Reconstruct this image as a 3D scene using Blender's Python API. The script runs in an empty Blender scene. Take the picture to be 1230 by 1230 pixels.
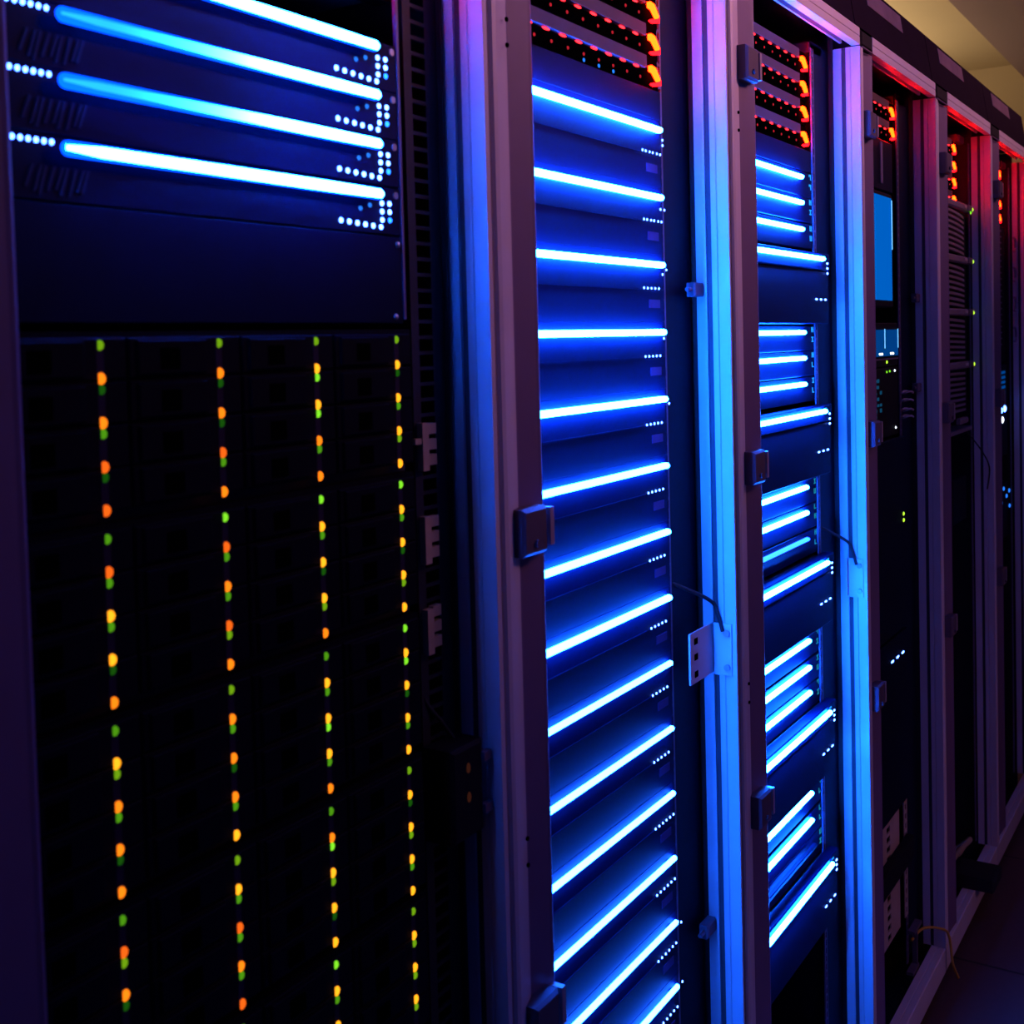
import bpy, math, random
from mathutils import Matrix, Vector
random.seed(7)
S = bpy.context.scene
COL = S.collection
H = 1.40                       # camera height; every z below is written relative to it
FRONT = .577                   # the plane of the rack fronts (y)

# ------------------------------------------------------------------ materials
def _tree(name):
    m = bpy.data.materials.new(name); m.use_nodes = True
    nt = m.node_tree
    for n in list(nt.nodes): nt.nodes.remove(n)
    return m, nt, nt.nodes.new('ShaderNodeOutputMaterial')

def paint(name, col, rough=.5, metal=0., var=.12, scale=18., bump=0.02, spec=.5):
    """painted / moulded surface: base colour with a faint mottling and fine bump"""
    m, nt, out = _tree(name)
    b = nt.nodes.new('ShaderNodeBsdfPrincipled')
    tc = nt.nodes.new('ShaderNodeTexCoord')
    nz = nt.nodes.new('ShaderNodeTexNoise'); nz.inputs['Scale'].default_value = scale; nz.inputs['Detail'].default_value = 4
    nt.links.new(tc.outputs['Object'], nz.inputs['Vector'])
    rp = nt.nodes.new('ShaderNodeValToRGB')
    rp.color_ramp.elements[0].position = .3; rp.color_ramp.elements[1].position = .7
    rp.color_ramp.elements[0].color = tuple(c*(1-var) for c in col)+(1,)
    rp.color_ramp.elements[1].color = tuple(min(1, c*(1+var)) for c in col)+(1,)
    nt.links.new(nz.outputs['Fac'], rp.inputs['Fac'])
    nt.links.new(rp.outputs['Color'], b.inputs['Base Color'])
    b.inputs['Roughness'].default_value = rough; b.inputs['Metallic'].default_value = metal
    b.inputs['Specular IOR Level'].default_value = spec
    if bump:
        n2 = nt.nodes.new('ShaderNodeTexNoise'); n2.inputs['Scale'].default_value = 900
        nt.links.new(tc.outputs['Object'], n2.inputs['Vector'])
        bp = nt.nodes.new('ShaderNodeBump'); bp.inputs['Strength'].default_value = bump; bp.inputs['Distance'].default_value = .002
        nt.links.new(n2.outputs['Fac'], bp.inputs['Height']); nt.links.new(bp.outputs['Normal'], b.inputs['Normal'])
    nt.links.new(b.outputs['BSDF'], out.inputs['Surface'])
    return m

def glow(name, col, strength):
    m, nt, out = _tree(name)
    e = nt.nodes.new('ShaderNodeEmission')
    e.inputs['Color'].default_value = tuple(col)+(1,); e.inputs['Strength'].default_value = strength
    nt.links.new(e.outputs['Emission'], out.inputs['Surface'])
    return m

def glow_fade(name, col, lo, hi, x0, x1):
    """light guide that is weaker at its far end: strength lo -> hi along its own length"""
    m, nt, out = _tree(name)
    e = nt.nodes.new('ShaderNodeEmission'); e.inputs['Color'].default_value = tuple(col)+(1,)
    tc = nt.nodes.new('ShaderNodeTexCoord'); sx = nt.nodes.new('ShaderNodeSeparateXYZ')
    nt.links.new(tc.outputs['Object'], sx.inputs['Vector'])
    mr = nt.nodes.new('ShaderNodeMapRange'); mr.interpolation_type = 'SMOOTHSTEP'
    mr.inputs['From Min'].default_value = x0; mr.inputs['From Max'].default_value = x1
    mr.inputs['To Min'].default_value = math.log(lo); mr.inputs['To Max'].default_value = math.log(hi)
    nt.links.new(sx.outputs['X'], mr.inputs['Value'])
    ex = nt.nodes.new('ShaderNodeMath'); ex.operation = 'EXPONENT'
    nt.links.new(mr.outputs['Result'], ex.inputs[0]); nt.links.new(ex.outputs[0], e.inputs['Strength'])
    nt.links.new(e.outputs['Emission'], out.inputs['Surface'])
    return m

BLUE = (.004, .10, 1.)
M = {}
M['frame'] = paint('rack_frame_grey', (.60, .53, .56), .42, var=.04, spec=.4)
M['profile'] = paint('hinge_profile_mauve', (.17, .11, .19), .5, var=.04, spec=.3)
M['frame_dark'] = paint('rack_black_plastic', (.008, .007, .009), .6, spec=.1)
M['header'] = paint('rack_header_anthracite', (.011, .005, .013), .8, spec=.03)
M['plate'] = paint('label_plate_grey', (.15, .105, .135), .7, spec=.05)
M['seal'] = paint('seal_rubber', (.05, .05, .06), .7)
M['shell'] = paint('rack_shell_black', (.008, .008, .010), .6)
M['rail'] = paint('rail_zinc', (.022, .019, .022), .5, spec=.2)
M['rail_tan'] = paint('rail_galvanised', (.46, .34, .26), .5)
M['strip'] = paint('tray_light_strip', (.022, .012, .035), .6, spec=.1)
M['ear'] = paint('ear_zinc_violet', (.10, .07, .13), .45)
M['hinge'] = paint('hinge_die_cast', (.11, .08, .11), .5, spec=.2)
M['pin'] = paint('hinge_pin_steel', (.36, .27, .30), .4)
M['bezel'] = paint('bezel_navy', (.0008, .0034, .021), .5, spec=.06)
M['bezel_dark'] = paint('bezel_black_navy', (.0012, .0035, .016), .5, spec=.08)
M['tray'] = paint('tray_black', (.0035, .004, .009), .6, spec=.05)
M['hole'] = paint('vent_opening', (.001, .001, .0012), .9, spec=0)
M['sticker'] = paint('sticker_violet', (.045, .022, .075), .6, spec=.1)
M['redplate'] = paint('front_plate_grey', (.085, .055, .07), .55, spec=.15)
M['mesh'] = paint('vent_grille_steel', (.016, .025, .055), .6, spec=.1)
M['screw'] = paint('screw_steel', (.35, .33, .36), .35, metal=.6)
M['cream'] = paint('cable_guide_cream', (.40, .30, .20), .6)
M['black'] = paint('black_rubber', (.006, .006, .008), .6)
M['rib'] = paint('grille_rib_grey', (.20, .14, .17), .5)
M['badge'] = paint('badge_silver', (.60, .48, .48), .35, metal=.3)
M['yellow'] = paint('cable_yellow', (.55, .30, .03), .5)
M['pink'] = paint('cable_ring_grey', (.35, .25, .30), .5)
M['core'] = glow('blue_light_core', BLUE, 410)
M['core_soft'] = glow('blue_light_core_softer', (.0050, .10, 1), 190)
M['core_low'] = glow('blue_light_core_low', (.0075, .10, 1), 115)
M['tube'] = glow('blue_light_tube', (.0005, .05, 1), 5)
M['core_fade'] = glow_fade('blue_light_core_weak_end', BLUE, 6.5, 410, .03, .19)
M['core_thin'] = glow_fade('blue_light_core_faint', (.008, .075, 1), 12, 130, .05, .26)
M['bled'] = glow('blue_white_led', (.055, .16, 1), 19)
M['bled_dim'] = glow('blue_led', (.01, .12, 1), 7)
M['bled_small'] = glow('blue_spot_led', (.02, .2, 1), 1.2)
M['wled'] = glow('white_led', (.75, .85, 1), 3)
M['r_dash'] = glow('red_led_bar', (1, .012, .018), 8)
M['r_dot'] = glow('red_led_spot', (1, .03, .06), .5)
M['r_dim'] = glow('faint_red_led', (1, .25, .15), .03)
M['r_latch'] = glow('orange_red_latch_light', (1, .0048, .0002), 120)
M['r_latch2'] = glow('red_latch_light', (1, .0015, .003), 22)
M['o1'] = glow('orange_led', (1, .20, .006), 1.6)
M['o2'] = glow('amber_led', (1, .33, .010), 2.0)
M['o3'] = glow('red_orange_led', (1, .13, .008), 1.2)
M['g1'] = glow('green_led', (.18, .75, .015), .42)
M['g2'] = glow('yellow_green_led', (.30, .70, .01), .55)
M['g3'] = glow('dim_green_led', (.05, .5, .02), .16)
M['g4'] = glow('bright_green_led', (.28, 1, .03), .9)
M['ylw'] = glow('lime_led', (.55, 1, .05), 1.3)
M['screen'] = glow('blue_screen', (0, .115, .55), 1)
M['screen2'] = glow('small_blue_screen', (0, .045, .22), 1)
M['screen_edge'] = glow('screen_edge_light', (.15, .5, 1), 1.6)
M['icon'] = glow('cyan_icon_light', (.01, .20, .55), 2.2)
M['icon2'] = glow('teal_icon_light', (.01, .22, .32), 1.0)
M['teal'] = glow('teal_port_light', (.005, .06, .13), .8)

# ------------------------------------------------------------------ mesh building
class MB:
    def __init__(s): s.v = []; s.f = []
    def _add(s, v, f):
        n = len(s.v); s.v += v; s.f += [tuple(i+n for i in q) for q in f]; return s
    def box(s, x0, x1, y0, y1, z0, z1):
        v = [(x, y, z) for z in (z0, z1) for y in (y0, y1) for x in (x0, x1)]
        return s._add(v, [(0,2,3,1), (4,5,7,6), (0,1,5,4), (2,6,7,3), (0,4,6,2), (1,3,7,5)])
    def cbox(s, x0, x1, y0, y1, z0, z1, c=.002):
        """box whose front (y0) edges are chamfered"""
        v = [(x0+c,y0,z0+c),(x1-c,y0,z0+c),(x1-c,y0,z1-c),(x0+c,y0,z1-c),
             (x0,y0+c,z0),(x1,y0+c,z0),(x1,y0+c,z1),(x0,y0+c,z1),
             (x0,y1,z0),(x1,y1,z0),(x1,y1,z1),(x0,y1,z1)]
        f = [(0,1,2,3),(8,11,10,9)]
        for a in (0, 4):
            for i in range(4):
                j = (i+1) % 4; f.append((a+i, a+4+i, a+4+j, a+j))
        return s._add(v, f)
    def prism(s, prof, a0, a1, axis='z'):
        """closed outline swept along z (outline in x,y) or along x (outline in y,z)"""
        n = len(prof)
        if axis == 'z': v = [(p[0], p[1], a) for a in (a0, a1) for p in prof]
        elif axis == 'x': v = [(a, p[0], p[1]) for a in (a0, a1) for p in prof]
        else: v = [(p[0], a, p[1]) for a in (a0, a1) for p in prof]
        f = [tuple(range(n))[::-1], tuple(range(n, 2*n))]
        f += [(i, (i+1) % n, n+(i+1) % n, n+i) for i in range(n)]
        return s._add(v, f)
    def loft(s, rings, cap=True):
        n = len(rings[0]); v = [p for r in rings for p in r]; f = []
        for k in range(len(rings)-1):
            for i in range(n):
                j = (i+1) % n; f.append((k*n+i, k*n+j, (k+1)*n+j, (k+1)*n+i))
        if cap: f += [tuple(range(n))[::-1], tuple(range((len(rings)-1)*n, len(rings)*n))]
        return s._add(v, f)
    def capsule(s, x0, x1, z, r, y0, depth, seg=7):
        """rounded light bar lying along x, bulging towards -y"""
        def outline(q):
            pts = []
            for i in range(seg+1):
                a = math.pi/2 + math.pi*i/seg; pts.append((x0+r+q*math.cos(a), z+q*math.sin(a)))
            for i in range(seg+1):
                a = -math.pi/2 + math.pi*i/seg; pts.append((x1-r+q*math.cos(a), z+q*math.sin(a)))
            return pts
        rings = [[(p[0], y, p[1]) for p in outline(q)] for q, y in
                 ((r, y0), (r, y0-depth*.45), (r*.82, y0-depth*.8), (r*.45, y0-depth))]
        return s.loft(rings)
    def dome(s, x, y, z, rx, rz, d, seg=12, cut=None):
        rings = []
        for q, yy in ((1, 0), (.92, .45), (.65, .82), (.25, 1)):
            r = []
            for i in range(seg):
                a = 2*math.pi*i/seg; px = math.cos(a)*rx*q
                if cut is not None: px = max(px, -cut*rx)
                r.append((x+px, y-d*yy, z+math.sin(a)*rz*q))
            rings.append(r)
        return s.loft(rings)
    def cyl(s, p0, p1, r, seg=10):
        return s.tube([p0, p1], r, seg)
    def tube(s, pts, r, seg=8):
        pts = [Vector(p) for p in pts]; rings = []
        up = Vector((0, 0, 1))
        for i, p in enumerate(pts):
            t = (pts[min(i+1, len(pts)-1)]-pts[max(i-1, 0)]).normalized()
            a = t.cross(up if abs(t.dot(up)) < .95 else Vector((1, 0, 0))).normalized(); b = t.cross(a)
            rings.append([tuple(p+r*(math.cos(2*math.pi*k/seg)*a+math.sin(2*math.pi*k/seg)*b)) for k in range(seg)])
        return s.loft(rings)
    def mesh(s, name, mat, o=(0, 0, 0)):
        me = bpy.data.meshes.new(name)
        me.from_pydata([(v[0]-o[0], v[1]-o[1], v[2]-o[2]) for v in s.v], [], s.f)
        me.materials.append(mat); me.validate(); me.update()
        import bmesh
        b = bmesh.new(); b.from_mesh(me); bmesh.ops.recalc_face_normals(b, faces=b.faces); b.to_mesh(me); b.free()
        return me

def curve_pts(pts, n=8):
    """smooth the control points (Catmull-Rom)"""
    P = [Vector(p) for p in pts]; P = [P[0]]+P+[P[-1]]; out = []
    for i in range(1, len(P)-2):
        for k in range(n):
            t = k/n; a, b, c, d = P[i-1:i+3]
            out.append(.5*((2*b)+(c-a)*t+(2*a-5*b+4*c-d)*t*t+(3*b-a-3*c+d)*t**3))
    out.append(P[-2]); return out

def put(name, mesh, parent=None, loc=(0, 0, 0)):
    o = bpy.data.objects.new(name, mesh); COL.objects.link(o)
    if parent is not None: o.parent = parent
    o.location = loc
    return o

def thing(name, label, cat, loc, group=None):
    o = bpy.data.objects.new(name, None); COL.objects.link(o)
    o.empty_display_size = .05
    o.location = (loc[0], loc[1], loc[2]+H)
    o['label'] = label; o['category'] = cat
    if group: o['group'] = group
    return o

def part(name, mb, mat, parent, origin):
    """mb is drawn in place (camera-relative z); origin is the thing's base"""
    return put(name, mb.mesh(name, M[mat], origin), parent)

def single(name, mb, mat, label, cat, origin, group=None):
    o = put(name, mb.mesh(name, M[mat], origin)); o.location = (origin[0], origin[1], origin[2]+H)
    o['label'] = label; o['category'] = cat
    if group: o['group'] = group
    return o

CACHE = {}
def shared(key, maker, mat):
    k = (key, mat)
    if k not in CACHE: CACHE[k] = maker().mesh(key, M[mat])
    return CACHE[k]

ORD = 'first second third fourth fifth sixth seventh eighth ninth tenth eleventh twelfth thirteenth fourteenth'.split()

# ------------------------------------------------------------------ the room
def structure(name, mb, mat):
    o = put(name, mb.mesh(name, mat)); o.location = (0, 0, H); o['kind'] = 'structure'; return o

m, nt, out = _tree('floor_tiles')
b = nt.nodes.new('ShaderNodeBsdfPrincipled'); tc = nt.nodes.new('ShaderNodeTexCoord')
mp = nt.nodes.new('ShaderNodeMapping'); mp.inputs['Location'].default_value = (-2.70, -.10, 0)
br = nt.nodes.new('ShaderNodeTexBrick'); br.offset = 0
br.inputs['Scale'].default_value = 1; br.inputs['Brick Width'].default_value = .6; br.inputs['Row Height'].default_value = .6
br.inputs['Mortar Size'].default_value = .004
br.inputs['Color1'].default_value = (.10, .045, .042, 1); br.inputs['Color2'].default_value = (.095, .042, .042, 1); br.inputs['Mortar'].default_value = (.01, .008, .01, 1)
nz = nt.nodes.new('ShaderNodeTexNoise'); nz.inputs['Scale'].default_value = 60
mx = nt.nodes.new('ShaderNodeMixRGB'); mx.blend_type = 'MULTIPLY'; mx.inputs['Fac'].default_value = .35
nt.links.new(tc.outputs['Object'], mp.inputs['Vector']); nt.links.new(mp.outputs['Vector'], br.inputs['Vector'])
nt.links.new(tc.outputs['Object'], nz.inputs['Vector'])
nt.links.new(br.outputs['Color'], mx.inputs['Color1']); nt.links.new(nz.outputs['Fac'], mx.inputs['Color2'])
nt.links.new(mx.outputs['Color'], b.inputs['Base Color']); b.inputs['Roughness'].default_value = .6
nt.links.new(b.outputs['BSDF'], out.inputs['Surface'])
FLOORM = m
CEIL = paint('ceiling_cream_paint', (.62, .485, .30), .8, var=.03, scale=3)
SOFF = paint('soffit_rose_paint', (.42, .28, .28), .8, var=.03, scale=3)
WALL = paint('wall_violet_grey', (.012, .008, .009), .8, var=.04, scale=3)
XE = 5.8
structure('floor', MB().box(-1.5, XE, -.95, 2.4, -1.46, -1.40), FLOORM)
structure('ceiling', MB().box(-1.5, XE, .885, 2.4, 1.20, 1.26), CEIL)
structure('trim_1', MB().box(-1.5, XE, .705, .885, 1.10, 1.26), SOFF)
structure('trim_2', MB().box(-1.5, XE, -.95, .705, 1.085, 1.26), SOFF)
structure('wall_back', MB().box(-1.5, XE, 2.4, 2.46, -1.46, 1.26), CEIL)
structure('wall_front', MB().box(-1.5, XE, -1.01, -.95, -1.46, 1.26), WALL)
structure('wall_right', MB().box(XE, XE+.06, -1.01, 2.46, -1.46, 1.26), CEIL)
structure('wall_left', MB().box(-1.56, -1.5, -1.01, 2.46, -1.46, 1.26), WALL)

# ------------------------------------------------------------------ the racks
B  = [.315, .882, 1.441, 2.031, 2.577, 3.163, 3.735]     # seams between the cabinets
RI = [.872, 1.430, 2.026, 2.573, 3.156, 3.724]           # inner face of each right post
LX = [.317, .886, 1.447, 2.034, 2.581, 3.166]             # left edge of each left post
OL = [.404, .956, 1.533, 2.103, 2.683, 3.275]            # right edge of each left post
RDESC = ['server rack nearest the camera with columns of green and orange drive lights',
         'second server rack from the left with one long column of glowing blue bars',
         'third server rack from the left with grouped short and long blue bars',
         'fourth server rack from the left with a glowing blue screen',
         'fifth server rack from the left holding ribbed grey servers',
         'sixth server rack at the far right edge with a few bright blue lights']
BOT, TOP = -1.32, .487

def rail_mesh(x0, x1, y, z0, z1, hw=.0105, hx=None, pitch=.0137):
    """steel strip with a ladder of square openings"""
    mb = MB(); hx0, hx1 = hx or (x0+.006, x1-.008)
    mb.box(x0, hx0, y, y+.0025, z0, z1); mb.box(hx1, x1, y, y+.0025, z0, z1)
    z = z0
    while z < z1:
        mb.box(hx0, hx1, y, y+.0025, z, min(z1, z+pitch-hw)); z += pitch
    return mb

racks = []
for k in range(6):
    b0, b1, ri, ol = B[k], B[k+1], RI[k], OL[k]
    rx = ri+.0065 if k == 0 else ri+.004
    o = (b0, FRONT, -1.40)
    r = thing('server_rack', RDESC[k], 'server rack', o, 'row of open server racks')
    racks.append(r)
    P = lambda n, mb, mt: part(n, mb, mt, r, o)
    # left post: flat front half, then a half falling back, painted darker for its shade
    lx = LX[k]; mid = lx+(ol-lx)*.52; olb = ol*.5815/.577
    cp = P('corner_post', MB().prism([(lx,.580),(lx+.002,.5775),(lx+.007,.5765),(lx+.012,.5775),(lx+.018,.5790),(mid,.5845),(mid,.596),(b0+.03,.596),(b0+.03,.623),(lx,.623)], BOT, TOP), 'frame')
    dark_half = MB().prism([(mid+.0004,.5850),(mid+.004,.5858),(olb-.006,.5825),(olb-.003,.5815),(olb-.001,.5820),(olb,.584),(olb,.597),(mid+.0004,.597)], BOT, TOP)
    put('hinge_profile', dark_half.mesh('hinge_profile', M['profile'], o), cp)
    # right post: deep inner face with a groove
    P('corner_post', MB().prism([(ri,.577),(rx,.577),(rx,.623),(ri,.623),(ri,.6088),(ri+.0042,.6085),(ri+.0042,.6015),(ri,.6012),(ri,.594),(ri+.0015,.593),(ri,.592)], BOT, TOP), 'frame')
    P('seal_strip', MB().box(ri+.0025, ri+.0040, .6016, .6084, BOT, TOP), 'seal')  # dark strip added to deepen the shade in the groove
    P('top_beam', MB().prism([(.577,.489),(.577,.502),(.5785,.503),(.577,.504),(.577,.517),(.623,.517),(.623,.506),(.612,.506),(.612,.496),(.608,.496),(.608,.506),(.591,.506),(.591,.489)], ol+.002, b1-.003, 'x'), 'frame')
    P('post_cap', MB().cbox(b0+.004, ol, .576, .623, .4885, .517, .004), 'frame_dark')
    P('cap_line', MB().box(b0+.006, ol-.001, .5752, .578, .4865, .4885), 'plate')
    P('bottom_beam', MB().prism([(.577,BOT-.05),(.577,BOT-.002),(.579,BOT),(.590,BOT),(.591,BOT-.002),(.593,BOT),(.606,BOT),(.606,BOT-.05)], b0+.004, b1-.003, 'x'), 'frame')
    P('plinth', MB().box(b0+.004, b1-.003, .60, 1.42, -1.40, BOT-.05), 'shell')
    # header panel leans back a little; label plate on it
    hd = P('header_panel', MB().prism([(.577,.5185),(.592,.614),(.619,.614),(.619,.5185)], b0-.028, b1-.032, 'x'), 'header')
    xa = b0-.03+.105
    zq = lambda z: .577+.015*(z-.5185)/.0955
    lp = MB().prism([(zq(.574)-.0012,.574),(zq(.607)-.0012,.607),(zq(.607)+.001,.607),(zq(.574)+.001,.574)], xa, xa+.24, 'x')
    put('label_plate', lp.mesh('label_plate', M['plate'], o), hd)
    # shell
    P('side_panel', MB().box(b1-.004, b1-.001, .6235, 1.42, -1.37, .517), 'shell')
    P('side_panel', MB().box(b0+.001, b0+.004, .6235, 1.42, -1.37, .517), 'shell')
    P('rear_panel', MB().box(b0+.004, b1-.004, 1.40, 1.42, -1.37, .517), 'shell')
    P('roof_panel', MB().box(b0+.001, b1-.001, .621, 1.42, .518, .53), 'shell')
    # small bracket in the top right corner of the opening
    P('corner_bracket', MB().cbox(ri-.095, ri-.035, .632, .66, .466, .484, .003), 'hinge')
    # hinges on the left post
    for hz in (.362, -.173, -.637) if k else ():
        h = P('hinge', MB().cbox(ol-.050, ol-.008, .568, .586, hz-.024, hz+.020, .003), 'hinge')
        kn = MB().box(ol-.002, ol+.005, .569, .584, hz-.019, hz+.017)
        put('knuckle', kn.mesh('knuckle', M['pin'], o), h)
        bolt = MB().cyl((ol-.030, .565, hz-.013), (ol-.030, .570, hz-.013), .0035)
        put('bolt', bolt.mesh('bolt', M['hinge'], o), h)

# pairs of small drilled holes on the left posts
for k in (1, 2):
    o = (B[k], FRONT, -1.40)
    for z in (.292, .269, -.46, -.485):
        part('bolt_hole', MB().cyl((B[k]+.030, .5764, z), (B[k]+.030, .578, z), .0022), 'hole', racks[k], o)

# mounting rails
def rail(k, x0, x1, y, hx, mat, z0=-1.31, z1=.47):
    part('mounting_rail', rail_mesh(x0, x1, y, z0, z1, hx=hx), mat, racks[k], (B[k], FRONT, -1.40))
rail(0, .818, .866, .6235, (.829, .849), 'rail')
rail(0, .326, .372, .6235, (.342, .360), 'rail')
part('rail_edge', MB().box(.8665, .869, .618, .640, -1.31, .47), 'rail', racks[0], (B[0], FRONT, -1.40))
for k, x in ((1, 1.3285), (2, 1.918), (3, 2.450), (4, 3.14), (5, 3.69)):
    rail(k, x, x+.013, .626, (x+.004, x+.009), 'ear')
# black air-dam strips between the equipment and the right posts
for k, x in ((1, 1.343), (2, 1.933), (3, 2.466)):
    part('filler_strip', MB().box(x, RI[k]+.002, .632, .636, -1.31, .485), 'bezel_dark', racks[k], (B[k], FRONT, -1.40))

part('rail_flange', MB().box(.7895, .7925, .6085, .612, .022, .47), 'ear', racks[0], (B[0], FRONT, -1.40))
# rack 1: cream cable guides clipped to the rail, lock box, cable
o = (B[0], FRONT, -1.40)
for z0, z1, spur in ((-.110, -.068, True), (-.192, -.150, False), (-.272, -.232, False)):
    mb = MB().box(.8215, .8305, .617, .6232, z0, z1)
    if spur: mb.box(.812, .822, .618, .622, z0+.024, z0+.029)
    g = part('cable_guide', mb, 'cream', racks[0], o)
    for i in range(3):
        zz = z0+.004+i*.0137
        put('clip', MB().box(.8335, .8455, .620, .6255, zz, zz+.0095).mesh('clip', M['cream'], o), g)
lk = part('lock_box', MB().cbox(.815, .862, .590, .622, -.435, -.352, .003), 'frame_dark', racks[0], o)
for z in (-.368, -.415):
    put('tab', MB().box(.858, .870, .586, .592, z-.004, z+.004).mesh('tab', M['hinge'], o), lk)
for z in (-.372, -.398):
    put('pilot_light', MB().dome(.838, .5905, z, .003, .005, .002).mesh('pilot_light', M['r_dim'], o), lk)
part('lock_cable', MB().tube(curve_pts([(.815,.63,-.27),(.822,.625,-.31),(.838,.618,-.335),(.85,.612,-.355)]), .002), 'black', racks[0], o)

# rack 2 and 3: strike brackets on the right posts, with a short cable
def bracket(k, z0, z1, flange):
    ri = RI[k]; o = (B[k], FRONT, -1.40)
    br = part('lock_bracket', MB().box(ri-.0025, ri-.0002, .583, .608, z0, z1).box(ri-flange, ri-.0005, .6085, .611, z0+.003, z1), 'frame', racks[k], o)
    for z in (z0+.011, z1-.012):
        put('screw', MB().cyl((ri-.006, .589, z), (ri-.002, .589, z), .0042).mesh('screw', M['screw'], o), br)
    if flange > .04:
        for z in (z0+.014, (z0+z1)/2+.002, z1-.012):
            put('slot', MB().box(ri-flange+.012, ri-flange+.022, .6078, .609, z-.004, z+.004).mesh('slot', M['hole'], o), br)
    cb = MB().tube(curve_pts([(ri-.10,.645,z1+.075),(ri-.05,.625,z1+.052),(ri-.012,.606,z1+.030),(ri-.005,.600,z1+.012),(ri-.005,.594,z1-.010)]), .0026)
    put('contact_cable', cb.mesh('contact_cable', M['black'], o), br)
bracket(1, -.440, -.372, .075)
bracket(2, -.455, -.388, .010)
for k, z in ((1, .062), (1, -.775), (3, .072), (3, -.116)):
    ri = RI[k]
    part('strike_tab', MB().cbox(ri-.030, ri-.001, .612, .624, z-.009, z+.009, .002).cyl((ri-.042, .618, z), (ri-.030, .618, z), .003), 'hinge', racks[k], (B[k], FRONT, -1.40))

# ------------------------------------------------------------------ blue-lit servers
def leds(parent, pts, key, mat, name='indicator_light', rx=.0024, rz=.0024, d=.0016):
    me = shared('%s_%g_%g' % (key, rx, rz), lambda: MB().dome(0, 0, 0, rx, rz, d), mat)
    for p in pts: put(name, me, parent, p)

def taper_core(x0, x1, r, y, q0):
    rings = []
    for i in range(13):
        t = i/12; h = r*(q0+(.84-q0)*min(1, t*1.6))
        if i in (0, 12): h *= .45
        elif i == 11: h *= .9
        x = x0+(x1-x0)*(t if i < 11 else (1-.006*(i == 11)))
        rings.append([(x, y+.0008, -h), (x, y-.0018, -h), (x, y-.0026, -h*.6), (x, y-.0026, h*.6), (x, y-.0018, h), (x, y+.0008, h)])
    return MB().loft(rings)

def light_bar(parent, x0, x1, y, r, core, key):
    if key != 'r1':            # plain bar, fully lit
        tb = put('light_bar', shared('light_bar_'+key, lambda: MB().capsule(x0, x1, 0, r, y+.004, .0055 if core != 'core_low' else .0042), core), parent)
        for xa in (x0+.012, x1-.02):
            put('standoff', shared('standoff_%s_%g' % (key, xa), lambda: MB().box(xa, xa+.008, y+.004, y+.02, -.002, .002), 'bezel_dark'), tb)
        return
    tb = put('light_bar', shared('light_bar_'+key, lambda: MB().capsule(x0, x1, 0, r, y+.0012, .003), 'tube'), parent)
    put('glowing_core', shared('glowing_core_'+key, lambda: taper_core(x0+.002, x1-.0012, r, y, .42 if core == 'core_fade' else .66), core), tb)
    for xa in (x0+.012, x1-.02):
        put('standoff', shared('standoff_%s_%g' % (key, xa), lambda: MB().box(xa, xa+.008, y+.003, y+.02, -.002, .002), 'bezel_dark'), tb)

# rack 1: four one-unit servers; origin at the left end of the bar
for i, z in enumerate((.2405, .2015, .1625, .1225)):
    q = thing('rack_server', ORD[i]+' blue-barred server from the top in the nearest rack, with dotted status lights', 'server',
              (.452, .6095, z), 'blue-barred servers in the nearest rack')
    put('bezel', shared('bezel_r1', lambda: MB().cbox(-.047, .337, 0, .02, -.0312, .0080, .0008), 'bezel'), q)
    put('chassis', shared('chassis_r1', lambda: MB().box(-.040, .315, .02, .60, -.030, .0065), 'shell'), q)
    light_bar(q, .001, .303, -.0090, .0047, 'core' if i in (0, 3) else 'core_fade', 'r1')
    yb = -.0002
    row = [(.261+.0099*n, yb, -.0232-.0004*n) for n in range(6)]
    colz = (-.0060, -.0127, -.0195)
    cols = [(.3125, yb, c+.0002) for c in colz]+[(.3225, yb, c+.0005) for c in colz]
    left = [(-.026+.0053*n, yb, .004) for n in range(6)]
    leds(q, row+cols[:5], 'led_r1', 'bled', rx=.0022, rz=.0022)
    leds(q, cols[5:], 'led_r1', 'bled_dim', rx=.0022, rz=.0022)
    leds(q, left, 'led_r1', 'bled', rx=.0013, rz=.0017)
    leds(q, [(.285, yb, -.012), (.297, yb, -.0085)], 'spot_r1', 'bled_small', rx=.002, rz=.002)
    def grille():
        mb = MB()
        for n in range(9):
            x = -.020+.005*n+.001*math.sin(n*2.1); a = -.026+.002*math.cos(n*1.7)
            mb.prism([(x, a), (x+.0022, a), (x+.0075, -.0105), (x+.0053, -.0105)], -.0012, .0005, 'y')
        return mb
    put('vent_grille', shared('vent_grille_r1', grille, 'mesh'), q)
    for z2 in (.004,):
        put('screw', shared('screw_r1', lambda: MB().cyl((.331, -.001, .002), (.331, .002, .002), .003), 'screw'), q)

o = (.41, .603, .018)
q = thing('blank_panel', 'plain dark blanking panel between the blue-barred servers and the drive shelves', 'panel', o)
part('face', MB().cbox(.405, .789, .6095, .63, .0185, .0905, .0008), 'bezel', q, o)
for x, z in ((.784, .084), (.779, .024)):
    part('screw', MB().dome(x, .6095, z, .0028, .0028, .002), 'screw', q, o)

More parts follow.
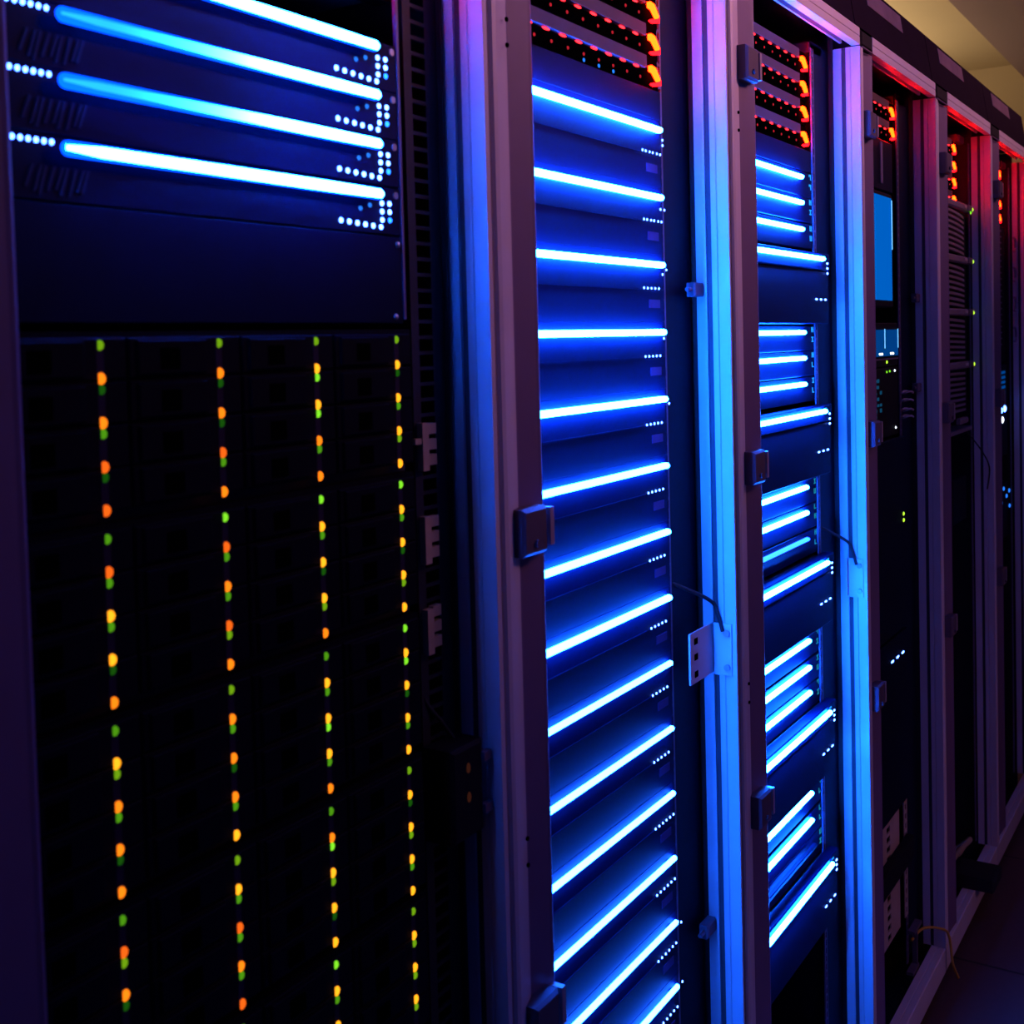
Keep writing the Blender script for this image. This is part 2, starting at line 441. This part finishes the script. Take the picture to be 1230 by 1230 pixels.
# rack 1: five disk enclosures of sixteen drives, each drive with a green and an orange light
def d_led(rx, rz): return lambda: MB().dome(0, 0, 0, rx, rz, .0018, 16, .5)
def tray_mesh(): 
    return MB().cbox(-.0755, .0205, 0, .012, -.0255, .0008, .0012)
def handle_mesh():
    return MB().cbox(-.070, -.012, -.0022, .001, -.0235, -.0012, .001)
rnd = random.Random(3)
for e in range(5):
    z0 = .0050-.1193*e
    q = thing('disk_enclosure', ORD[e]+' drive shelf from the top, with green and orange lights, in the nearest rack', 'disk shelf',
              (.474, .6005, z0), 'drive shelves in the nearest rack')
    put('chassis', shared('chassis_disk', lambda: MB().box(-.078, .315, .012, .62, -.1105, .0085), 'shell'), q)
    put('top_edge', shared('edge_disk', lambda: MB().box(-.078, .315, .003, .014, .0018, .0085), 'tray'), q)
    for r_ in range(4):
        for c in range(4):
            x, z = .0975*c, -.0272*r_+.0004*(r_ == 3)
            t = put('drive_tray', shared('drive_tray', tray_mesh, 'tray'), q, (x, 0, z+.004))
            put('release_handle', shared('release_handle', handle_mesh, 'tray'), t)
            put('vent_opening', shared('vent_opening', lambda: MB().box(-.052, -.036, -.0028, -.002, -.0200, -.0065), 'hole'), t)
            put('light_strip', shared('light_strip', lambda: MB().box(-.0028, .0028, -.0003, .001, -.0245, -.0005), 'strip'), t)
            gm = 'g2' if (r_ == 0 and e == 0) else rnd.choice(['g1', 'g1', 'g2', 'g4', 'g3'] if c > 1 else ['g1', 'g1', 'g2', 'g1', 'g3'])
            if e == 1 and r_ == 0: gm = 'g4' if c else 'g1'
            om = rnd.choice(['o1', 'o1', 'o2', 'o3'] if c < 2 else ['o1', 'o1', 'o2', 'o2'])
            if c == 3 and e < 4: om = 'o2' if om != 'o3' else 'o1'
            put('green_light', shared('drive_led_g', d_led(.0028, .0032), gm), t, (0, -.0003, -.004))
            put('orange_light', shared('drive_led_o', d_led(.0034, .0037), om), t, (0, -.0003, -.0245))

# rack 2: fourteen two-unit servers; origin at the bar height on the bezel face
R2X = 1.317
for i in range(14):
    z = .2525-.0815*i
    q = thing('rack_server', ORD[i]+' blue-barred server from the top of the second rack', 'server',
              (R2X, .6215, z), 'blue-barred servers in the second rack')
    put('bezel', shared('bezel_r2', lambda: MB().cbox(-.365, .0105, 0, .02, -.0294, .01265, .0002), 'bezel'), q)
    put('lower_panel', shared('lower_r2', lambda: MB().cbox(-.365, .0105, .0002, .02, -.0688, -.0296, .0002), 'bezel'), q)
    put('chassis', shared('chassis_r2', lambda: MB().box(-.36, .0, .02, .62, -.067, .011), 'shell'), q)
    lip = put('lip', shared('lip_r2', lambda: MB().box(-.365, -.045, -.0010, .002, -.0306, -.0290), 'bezel'), q)
    cr = 'core' if i < 5 else 'core_soft' if i < 8 else 'core_low'
    light_bar(q, -.335, .0025, -.0060, .0036 if i < 8 else .0031, cr, 'r2_'+cr)
    n = 6 if i in (0, 1) or i >= 10 else 5
    xs = [-.043, -.0345, -.024, -.0155, -.004, .005] if i in (0, 1) else [-.047+.0102*a for a in range(n)]
    leds(q, [(x, -.0008, -.0285) for x in xs], 'led_r2', 'bled', rx=.0015, rz=.0015, d=.0012)
    put('sticker', shared('sticker_r2', lambda: MB().box(-.032, -.002, -.0004, .002, -.0520, -.0420), 'sticker'), q)
    ex = {0: [(.0165, -.010), (.0165, -.0165)], 1: [(.007, -.0135), (.018, -.0135)], 2: [(.020, -.005), (.009, -.0110)], 3: [(.009, -.0075)], 4: [(.020, -.0065)],
          12: [(.014, -.004), (.024, -.009)], 13: [(.012, -.004), (.024, -.004)]}.get(i, [])
    leds(q, [(a-.004, -.0008, c) for a, c in ex], 'led_r2', 'bled', rx=.0015, rz=.0015, d=.0012)
o = (1.3, .622, .268)
single('blank_panel', MB().cbox(.952, 1.3275, .6215, .64, .2655, .3000, .0002), 'bezel', 'narrow navy blanking panel above the uppermost blue bar of the second rack', 'panel', o)

o = (1.88, .628, .268)
single('blank_panel', MB().cbox(1.54, 1.917, .6285, .645, .2655, .3005, .0002), 'bezel', 'narrow navy blanking panel under the red-lit units of the third rack', 'panel', o)
# rack 3: groups of three one-unit servers over a deeper unit with a long bar
def icons(seed):
    rr = random.Random(seed); mb = MB()
    for s in range(2):
        z = .004-.016*s-.004
        k = rr.choice('UHLJZ')
        w, h, t = .0085, .0085, .0016
        bars = {'U': [(0,t,0,h),(w-t,w,0,h),(0,w,0,t)], 'H': [(0,t,0,h),(w-t,w,0,h),(0,w,h*.45,h*.45+t)], 'L': [(0,t,0,h),(0,w,0,t)],
                'J': [(w-t,w,0,h),(0,w,h-t,h),(0,t,h*.55,h)], 'Z': [(0,w,h-t,h),(0,w,0,t),(w*.4,w*.4+t*1.3,0,h)]}[k]
        for a, b_, c, d in bars: mb.box(a, b_, -.0006, .001, z+c, z+d)
    return mb
short = [.2535, .2125, .1700, .0045, -.0370, -.0790, -.2460, -.2875, -.3305, -.4970, -.5405, -.5820, -.7485, -.7930, -.8340]
for i, z in enumerate(short):
    g, j = divmod(i, 3)
    lab = '%s short-barred server of the %s group of three in the third rack' % (('upper', 'middle', 'lower')[j], ORD[g]+' topmost' if g == 0 else ORD[g])
    lab = lab.replace('first topmost', 'topmost')
    if i == 14: lab = 'unlit server below the lowest pair of short blue bars in the third rack'
    q = thing('rack_server', lab, 'server', (1.861, .6285, z), 'short-barred servers in the third rack')
    put('bezel', shared('bezel_r3', lambda: MB().cbox(-.325, .056, 0, .02, -.0298, .0110, .0012), 'bezel'), q)
    put('chassis', shared('chassis_r3', lambda: MB().box(-.32, .045, .02, .60, -.0285, .0100), 'shell'), q)
    if i == 14:
        put('light_bar', shared('light_bar_off', lambda: MB().capsule(-.27, .001, 0, .0042, -.0055, .005), 'bezel_dark'), q)
    else:
        light_bar(q, -.270, .002, -.0055, .0036 if i != 8 else .0030, 'core' if i != 8 else 'core_thin', 'r3' if i != 8 else 'r3_thin')
    put('port_icons', icons(i).mesh('port_icons', M['icon' if g < 2 else 'icon2']), q, (.044, -.0004, 0))
longs = [.1230, -.1250, -.3740, -.6225, -.8770]
for i, z in enumerate(longs):
    q = thing('rack_server', ORD[i]+' long-barred server from the top of the third rack, with three side lights', 'server',
              (1.900, .6085, z), 'long-barred servers in the third rack')
    put('bezel', shared('bezel_r3l', lambda: MB().cbox(-.365, .045, 0, .017, -.0180, .0095, .0015), 'bezel'), q)
    put('lower_panel', shared('lower_r3l', lambda: MB().cbox(-.365, .045, .003, .017, -.1050, -.0190, .0015), 'bezel_dark'), q)
    put('chassis', shared('chassis_r3l', lambda: MB().box(-.355, .015, .017, .60, -.1030, .0080), 'shell'), q)
    light_bar(q, -.330, .002, -.0060, .0036, 'core', 'r3l')
    leds(q, [(.0305, -.0004, -.0060-.0082*n) for n in range(3)], 'led_r3', 'bled', rx=.0042, rz=.0019, d=.0012)
    leds(q, [(-.019, .0024, -.0655), (.004, .0024, -.0655), (.027, .0024, -.0655)], 'led_r3d', 'bled', rx=.0055, rz=.0016, d=.0012)
    put('power_button', shared('button_r3', lambda: MB().box(.006, .016, -.0006, .002, .0025, .0050), 'icon'), q)

# ------------------------------------------------------------------ red-lit units at the top of every rack
def latch_a():   # upper part of the lever; reflected LED glare put into its emission
    return MB().prism([(0, .0055), (.011, .0045), (.0240, -.0080), (.0205, -.0105), (.0085, -.0018), (0, -.0012)], -.004, .001, 'y')
def latch_b():   # its lower hook
    return MB().prism([(.0250, -.0092), (.0240, -.0150), (.0120, -.0175), (.0030, -.0165), (.0060, -.0142), (.0160, -.0140), (.0208, -.0113)], -.004, .001, 'y')
RED = {0: [.306, .346], 1: [.3215, .359, .397, .436], 2: [.3235, .364, .4045, .4440], 3: [.4035, .4440], 4: [.319, .361, .4005, .442], 5: [.319, .358, .400, .442]}
RX = {0: .757, 1: 1.297, 2: 1.880, 3: 2.418, 4: 2.980, 5: 3.556}
WHO = ['nearest', 'second', 'third', 'fourth', 'fifth', 'sixth']
for k in range(6):
    zs = sorted(RED[k], reverse=True)
    y = .609 if k == 0 else .621 if k == 1 else .631
    for i, z in enumerate(zs):
        q = thing('fan_unit', '%s of the red-lit units at the top of the %s rack' % (('lowest', 'second from the bottom', 'third from the bottom', 'fourth from the bottom')[len(zs)-1-i], WHO[k]), 'equipment unit',
                  (RX[k], y, z), 'red-lit units at the top of the racks')
        w = min(.345, RX[k]-OL[k]-.0)
        L = -w
        put('lower_panel', shared('redlow%d' % k, lambda: MB().box(L, .031, .003, .02, -.0215, .0005), 'hole'), q)
        put('front_plate', shared('redplate%d' % k, lambda: MB().box(L, -.0075, -.001, .02, .0020, .0165), 'redplate'), q)
        put('ear', shared('redear%d' % k, lambda: MB().box(-.006, .029, .003, .02, .0010, .0165), 'hole'), q)
        put('chassis', shared('redch%d' % k, lambda: MB().box(L, .02, .02, .5, -.020, .0155), 'shell'), q)
        xs = [-.0315-.0345*n for n in range(9) if -.0315-.0345*n > L]
        leds(q, [(x, .0015, .0002) for x in xs], 'dash', 'r_dash', 'status_light', rx=.0075, rz=.0014, d=.0014)
        leds(q, [(x+.013, .0028, -.0100) for x in xs], 'dot', 'r_dot', 'status_light', rx=.0019, rz=.0019, d=.0012)
        lt = put('latch', shared('latch_upper', latch_a, 'r_latch'), q)
        put('latch_hook', shared('latch_lower', latch_b, 'r_latch2'), lt)
        if i == len(zs)-1 and k == 1:
            leds(q, [(x+.013, .0028, -.0165) for x in xs[2:5]], 'bdot', 'bled_small', 'status_light', rx=.0022, rz=.0022, d=.0012)

# ------------------------------------------------------------------ rack 4
o = (2.40, .63, .36)
q = thing('patch_bay', 'dark panel with bright cable stubs under the red-lit units of the fourth rack', 'panel', o)
part('face', MB().cbox(2.105, 2.438, .632, .65, .280, .380, .002), 'bezel_dark', q, o)
for x in (2.338, 2.346):
    part('cable_stub', MB().cyl((x, .628, .292), (x, .628, .372), .0016), 'pink', q, o)
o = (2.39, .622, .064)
q = thing('monitor', 'glowing blue screen in the fourth rack', 'monitor', o)  # probable reflection, built as a glowing surface in an added housing
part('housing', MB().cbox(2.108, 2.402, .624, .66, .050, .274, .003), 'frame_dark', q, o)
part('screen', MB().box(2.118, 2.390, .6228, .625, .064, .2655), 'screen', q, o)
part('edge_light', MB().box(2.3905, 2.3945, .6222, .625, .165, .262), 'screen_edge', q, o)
o = (2.40, .622, -.04)
q = thing('console_unit', 'unit with two small blue displays below the big screen', 'console', o)
part('housing', MB().cbox(2.108, 2.438, .626, .70, -.066, .020, .002), 'frame_dark', q, o)
for x0, x1 in ((2.262, 2.330), (2.342, 2.427)):
    d = part('display', MB().box(x0, x1, .6225, .626, -.045, .0065), 'screen2', q, o)
    put('display_mark', MB().box(x0+.025, x0+.05, .6218, .6226, -.0425, -.0385).mesh('display_mark', M['wled'], o), d)
    put('display_rim', MB().box(x1-.003, x1, .6218, .6226, -.030, .008).mesh('display_rim', M['screen_edge'], o), d)
part('ledge', MB().box(2.262, 2.427, .622, .627, -.0525, -.0495), 'hinge', q, o)
part('indicator_light', MB().dome(2.353, .626, -.057, .0042, .0032, .002), 'ylw', q, o)
o = (2.40, .63, -.09)
q = thing('network_switch', 'dark switch with teal ports and tiny green lights under the small displays', 'switch', o)
part('housing', MB().cbox(2.108, 2.438, .626, .80, -.205, -.068, .002), 'frame_dark', q, o)
for a, (x, z, mt) in enumerate(((2.351, -.0765, 'g4'), (2.373, -.0755, 'g4'), (2.411, -.0755, 'wled'), (2.413, -.190, 'wled'))):
    part('indicator_light', MB().dome(x, .626, z, .0030, .0024, .002), mt, q, o)
rp = random.Random(5)
for r_ in range(8):
    for c in range(3):
        if rp.random() < .25: continue
        x, z = 2.266+.0165*c+rp.uniform(-.002, .002), -.091-.0115*r_
        part('port', MB().box(x, x+.012, .6250, .6265, z-.0045, z+.003*rp.random()), 'teal', q, o)
for z in (-.121, -.137, -.156, -.170):
    part('cable_loop', MB().tube([(2.448+.012*math.cos(a), .610+.010*math.sin(a), z+.002*math.sin(2*a)) for a in [i*math.pi*1.6/10 for i in range(11)]], .002), 'pink', q, o)
o = (2.40, .63, -.36)
q = thing('storage_unit', 'dark unit with two lime lights one above the other in the fourth rack', 'server', o)
part('housing', MB().cbox(2.108, 2.455, .619, .6255, -.600, -.210, .002), 'bezel_dark', q, o)
part('chassis', MB().box(2.112, 2.437, .6255, .90, -.598, -.212), 'shell', q, o)
for z in (-.3675, -.3805):
    part('indicator_light', MB().dome(2.438, .619, z, .0052, .0040, .002), 'ylw', q, o)
o = (2.40, .63, -.65)
q = thing('rack_server', 'dark server with three white dashes low in the fourth rack', 'server', o)
part('bezel', MB().cbox(2.108, 2.455, .619, .6255, -.955, -.604, .002), 'bezel_dark', q, o)
part('chassis', MB().box(2.112, 2.437, .6255, .90, -.953, -.606), 'shell', q, o)
for x in (2.340, 2.379, 2.419):
    part('indicator_light', MB().dome(x, .6192, -.6475, .010, .0024, .0015), 'bled', q, o)
o = (2.40, .63, -1.04)
single('cable_bar', MB().cbox(2.108, 2.438, .606, .6212, -1.075, -1.028, .002), 'frame_dark', 'dark cable bar across the pale perforated rails low in the fourth rack', 'bar', o)
for x0, x1, hx in ((2.262, 2.385, (2.292, 2.316)), (2.424, 2.447, (2.430, 2.441))):
    part('mounting_rail', rail_mesh(x0, x1, .622, -1.20, -.957, .0125, hx, .0195), 'rail_tan', racks[3], (B[3], FRONT, -1.40))

# ------------------------------------------------------------------ rack 5
for i, z in enumerate((.302, .173, .046, -.082)):
    o = (3.06, .62, z)
    q = thing('ribbed_server', ORD[i]+' ribbed grey server from the top of the fifth rack', 'server', o, 'ribbed servers in the fifth rack')
    part('face', MB().cbox(2.69, 3.125, .632, .66, z-.119, z-.0095, .003), 'frame_dark', q, o)
    part('handle_strip', MB().cbox(2.69, 3.085, .614, .6255, z-.009, z+.008, .003), 'rib', q, o)
    part('badge', MB().cbox(3.020, 3.045, .6115, .615, z-.003, z+.0035, .001), 'badge', q, o)
    part('catch', MB().cbox(3.060, 3.108, .6115, .624, z-.008, z+.008, .002), 'hinge', q, o)
    part('indicator_light', MB().dome(3.112, .6130, z-.001, .0065, .0048, .003), 'ylw', q, o)
    if i == 0: part('indicator_light', MB().dome(3.080, .6110, z-.0115, .0055, .0040, .003), 'g4', q, o)
    for n in range(8):
        zz = z-.0185-.0128*n
        pts = []
        for s in range(7):
            x = 2.69+(3.085-2.69)*s/6; pts.append((x, .617+.011*max(0, (s-3)/3)**2, zz-.004*max(0, (s-3)/3)))
        mb = MB().loft([[(p[0], p[1], p[2]-.003), (p[0], p[1], p[2]+.003), (p[0], p[1]+.008, p[2]+.003), (p[0], p[1]+.008, p[2]-.003)] for p in pts])
        part('rib', mb, 'rib', q, o)
o = (3.06, .62, -.24)
single('shelf_plate', MB().cbox(2.69, 3.10, .615, .90, -.246, -.236, .002).cbox(2.93, 3.01, .606, .618, -.222, -.208, .003), 'rib', 'mauve shelf plate under the lowest ribbed server', 'shelf', o)
o = (3.05, .63, -.40)
single('blank_panel', MB().cbox(2.70, 2.95, .640, .66, -.62, -.28, .003).cbox(2.95, 3.10, .632, .66, -.47, -.36, .003), 'bezel_dark', 'dark blanking panel under the ribbed servers of the fifth rack', 'panel', o)
single('hanging_cable', MB().tube(curve_pts([(3.09,.628,-.25),(3.125,.60,-.30),(3.145,.585,-.345),(3.142,.59,-.40)]), .0018), 'black', 'thin black cable hanging beside the fifth rack right post', 'cable', (3.12, .60, -.33))

# ------------------------------------------------------------------ rack 6
o = (3.60, .63, -.22)
q = thing('media_server', 'unit with three large bright blue-white lights in the sixth rack', 'server', o)
part('housing', MB().cbox(3.30, 3.66, .630, .90, -.36, -.10, .003), 'bezel', q, o)
for x, z, mt in ((3.560, -.228, 'bled'), (3.618, -.226, 'bled'), (3.578, -.2555, 'wled')):
    part('indicator_light', MB().dome(x, .630, z, .017, .0095, .004), mt, q, o)
for r_ in range(5):
    for c in range(4):
        part('port', MB().box(3.545+.022*c, 3.559+.022*c, .6285, .6305, -.125-.014*r_, -.117-.014*r_), 'screen2', q, o)
o = (3.60, .63, -.50)
q = thing('patch_unit', 'dark unit with five small blue lights in the sixth rack', 'server', o)
part('housing', MB().cbox(3.30, 3.688, .632, .90, -.60, -.44, .003), 'bezel_dark', q, o)
for x, z in ((3.567, -.492), (3.644, -.481), (3.725-.04, -.470), (3.690, -.515), (3.60, -.455)):
    part('indicator_light', MB().dome(x, .632, z, .010, .006, .003), 'bled_small', q, o)
o = (3.40, .63, .20)
q = thing('slotted_server', 'dark finely slotted unit under the red-lit units of the sixth rack', 'server', o)
part('housing', MB().cbox(3.30, 3.66, .634, .90, -.09, .295, .003), 'frame_dark', q, o)
for n in range(20):
    part('slot_rib', MB().box(3.50, 3.60, .631, .635, .280-.017*n, .284-.017*n), 'ear', q, o)
for i, z in enumerate((.247, .160, .074, -.014)):
    ring = [(3.690+.020*math.cos(a), .612, z+.020*math.sin(a)) for a in [-1.9+3.8*s/12 for s in range(13)]]
    part('cable_ring', MB().tube(ring, .004), 'pink', racks[5], (B[5], FRONT, -1.40))

# ------------------------------------------------------------------ odds and ends at the foot of the racks
o = (2.53, .60, -1.29)
q = thing('cable_tray_bracket', 'small grey bracket standing inside the foot of the fourth rack', 'bracket', o)
part('upright', MB().box(2.466, 2.472, .610, .620, -1.318, -1.235), 'hinge', q, o)
part('arm', MB().box(2.44, 2.50, .608, .622, -1.240, -1.233), 'hinge', q, o)
part('foot', MB().box(2.425, 2.475, .608, .622, -1.319, -1.312), 'hinge', q, o)
single('yellow_cable', MB().tube(curve_pts([(2.46,.62,-1.262),(2.50,.605,-1.25),(2.54,.575,-1.262),(2.568,.568,-1.29),(2.570,.562,-1.345),(2.59,.555,-1.385)]), .0028), 'yellow',
       'thin yellow cable looping over the foot of the fourth rack post', 'cable', (2.55, .59, -1.30))
single('power_block', MB().cbox(2.88, 2.975, .535, .625, -1.319, -1.288, .004), 'black', 'black block lying across the bottom beam of the fifth rack', 'power block', (2.9, .57, -1.319))
single('cable_knot', MB().tube(curve_pts([(3.00,.66,-1.318),(3.03,.64,-1.290),(3.06,.625,-1.275),(3.09,.64,-1.295),(3.06,.66,-1.310),(3.02,.645,-1.300),(3.05,.635,-1.285)]), .007), 'cream',
       'pale tangle of cable on the floor of the fifth rack', 'cable', (3.05, .64, -1.318))

# ------------------------------------------------------------------ light
def area(name, loc, target, sx, sy, col, power, spread=math.pi):
    l = bpy.data.lights.new(name, 'AREA'); l.shape = 'RECTANGLE'; l.size = sx; l.size_y = sy
    l.color = col; l.energy = power; l.spread = spread
    o = bpy.data.objects.new(name, l); COL.objects.link(o)
    o.location = (loc[0], loc[1], loc[2]+H)
    d = Vector(target)-Vector(loc); o.rotation_euler = d.to_track_quat('-Z', 'Y').to_euler()
    return o
area('aisle_ceiling_lamp', (2.9, -.62, .98), (2.35, .577, .60), 3.8, .2, (1, .36, .50), 5.6, 1.08)
area('near_aisle_lamp', (1.88, -.62, .98), (1.33, .577, .60), 1.1, .2, (1, .38, .46), 2.1, 1.08)  # added fill, brightens the posts of the second and third racks
area('low_aisle_lamp', (2.3, -.85, -.35), (2.5, .6, -1.1), 1.6, .3, (1, .36, .36), 1.0, 2.0)  # added warm fill for the floor, lower posts and bottom beams
area('cabinet_top_lamp', (3.4, 1.5, .75), (3.4, 1.3, 2), 4.0, .2, (1, .76, .46), 17)
w = bpy.data.worlds.new('dim_room'); S.world = w; w.use_nodes = True
w.node_tree.nodes['Background'].inputs['Color'].default_value = (.010, .006, .014, 1)
w.node_tree.nodes['Background'].inputs['Strength'].default_value = 1

# ------------------------------------------------------------------ camera
yaw, pitch, roll = .56760461, .03851917, -.02587823
fw = Vector((math.cos(yaw)*math.cos(pitch), math.sin(yaw)*math.cos(pitch), -math.sin(pitch)))
r0 = fw.cross(Vector((0, 0, 1))).normalized(); u0 = r0.cross(fw)
rt = math.cos(roll)*r0+math.sin(roll)*u0; up = -math.sin(roll)*r0+math.cos(roll)*u0
cam = bpy.data.cameras.new('camera'); co = bpy.data.objects.new('camera', cam); COL.objects.link(co)
co.matrix_world = Matrix(((rt.x, up.x, -fw.x, 0), (rt.y, up.y, -fw.y, 0), (rt.z, up.z, -fw.z, H), (0, 0, 0, 1)))
cam.sensor_width = 36; cam.lens = 36*1419/1230; cam.shift_y = -(615-466.37)/1230
cam.clip_start = .02
cam.dof.use_dof = True; cam.dof.focus_distance = 1.75; cam.dof.aperture_fstop = 11
S.camera = co

S.view_settings.view_transform = 'Standard'; S.view_settings.look = 'None'
S.view_settings.exposure = 0; S.view_settings.gamma = 1; S.view_settings.use_curve_mapping = False
S.cycles.use_denoising = True
S.cycles.max_bounces = 6; S.cycles.diffuse_bounces = 4; S.cycles.glossy_bounces = 3
S.cycles.sample_clamp_indirect = 4
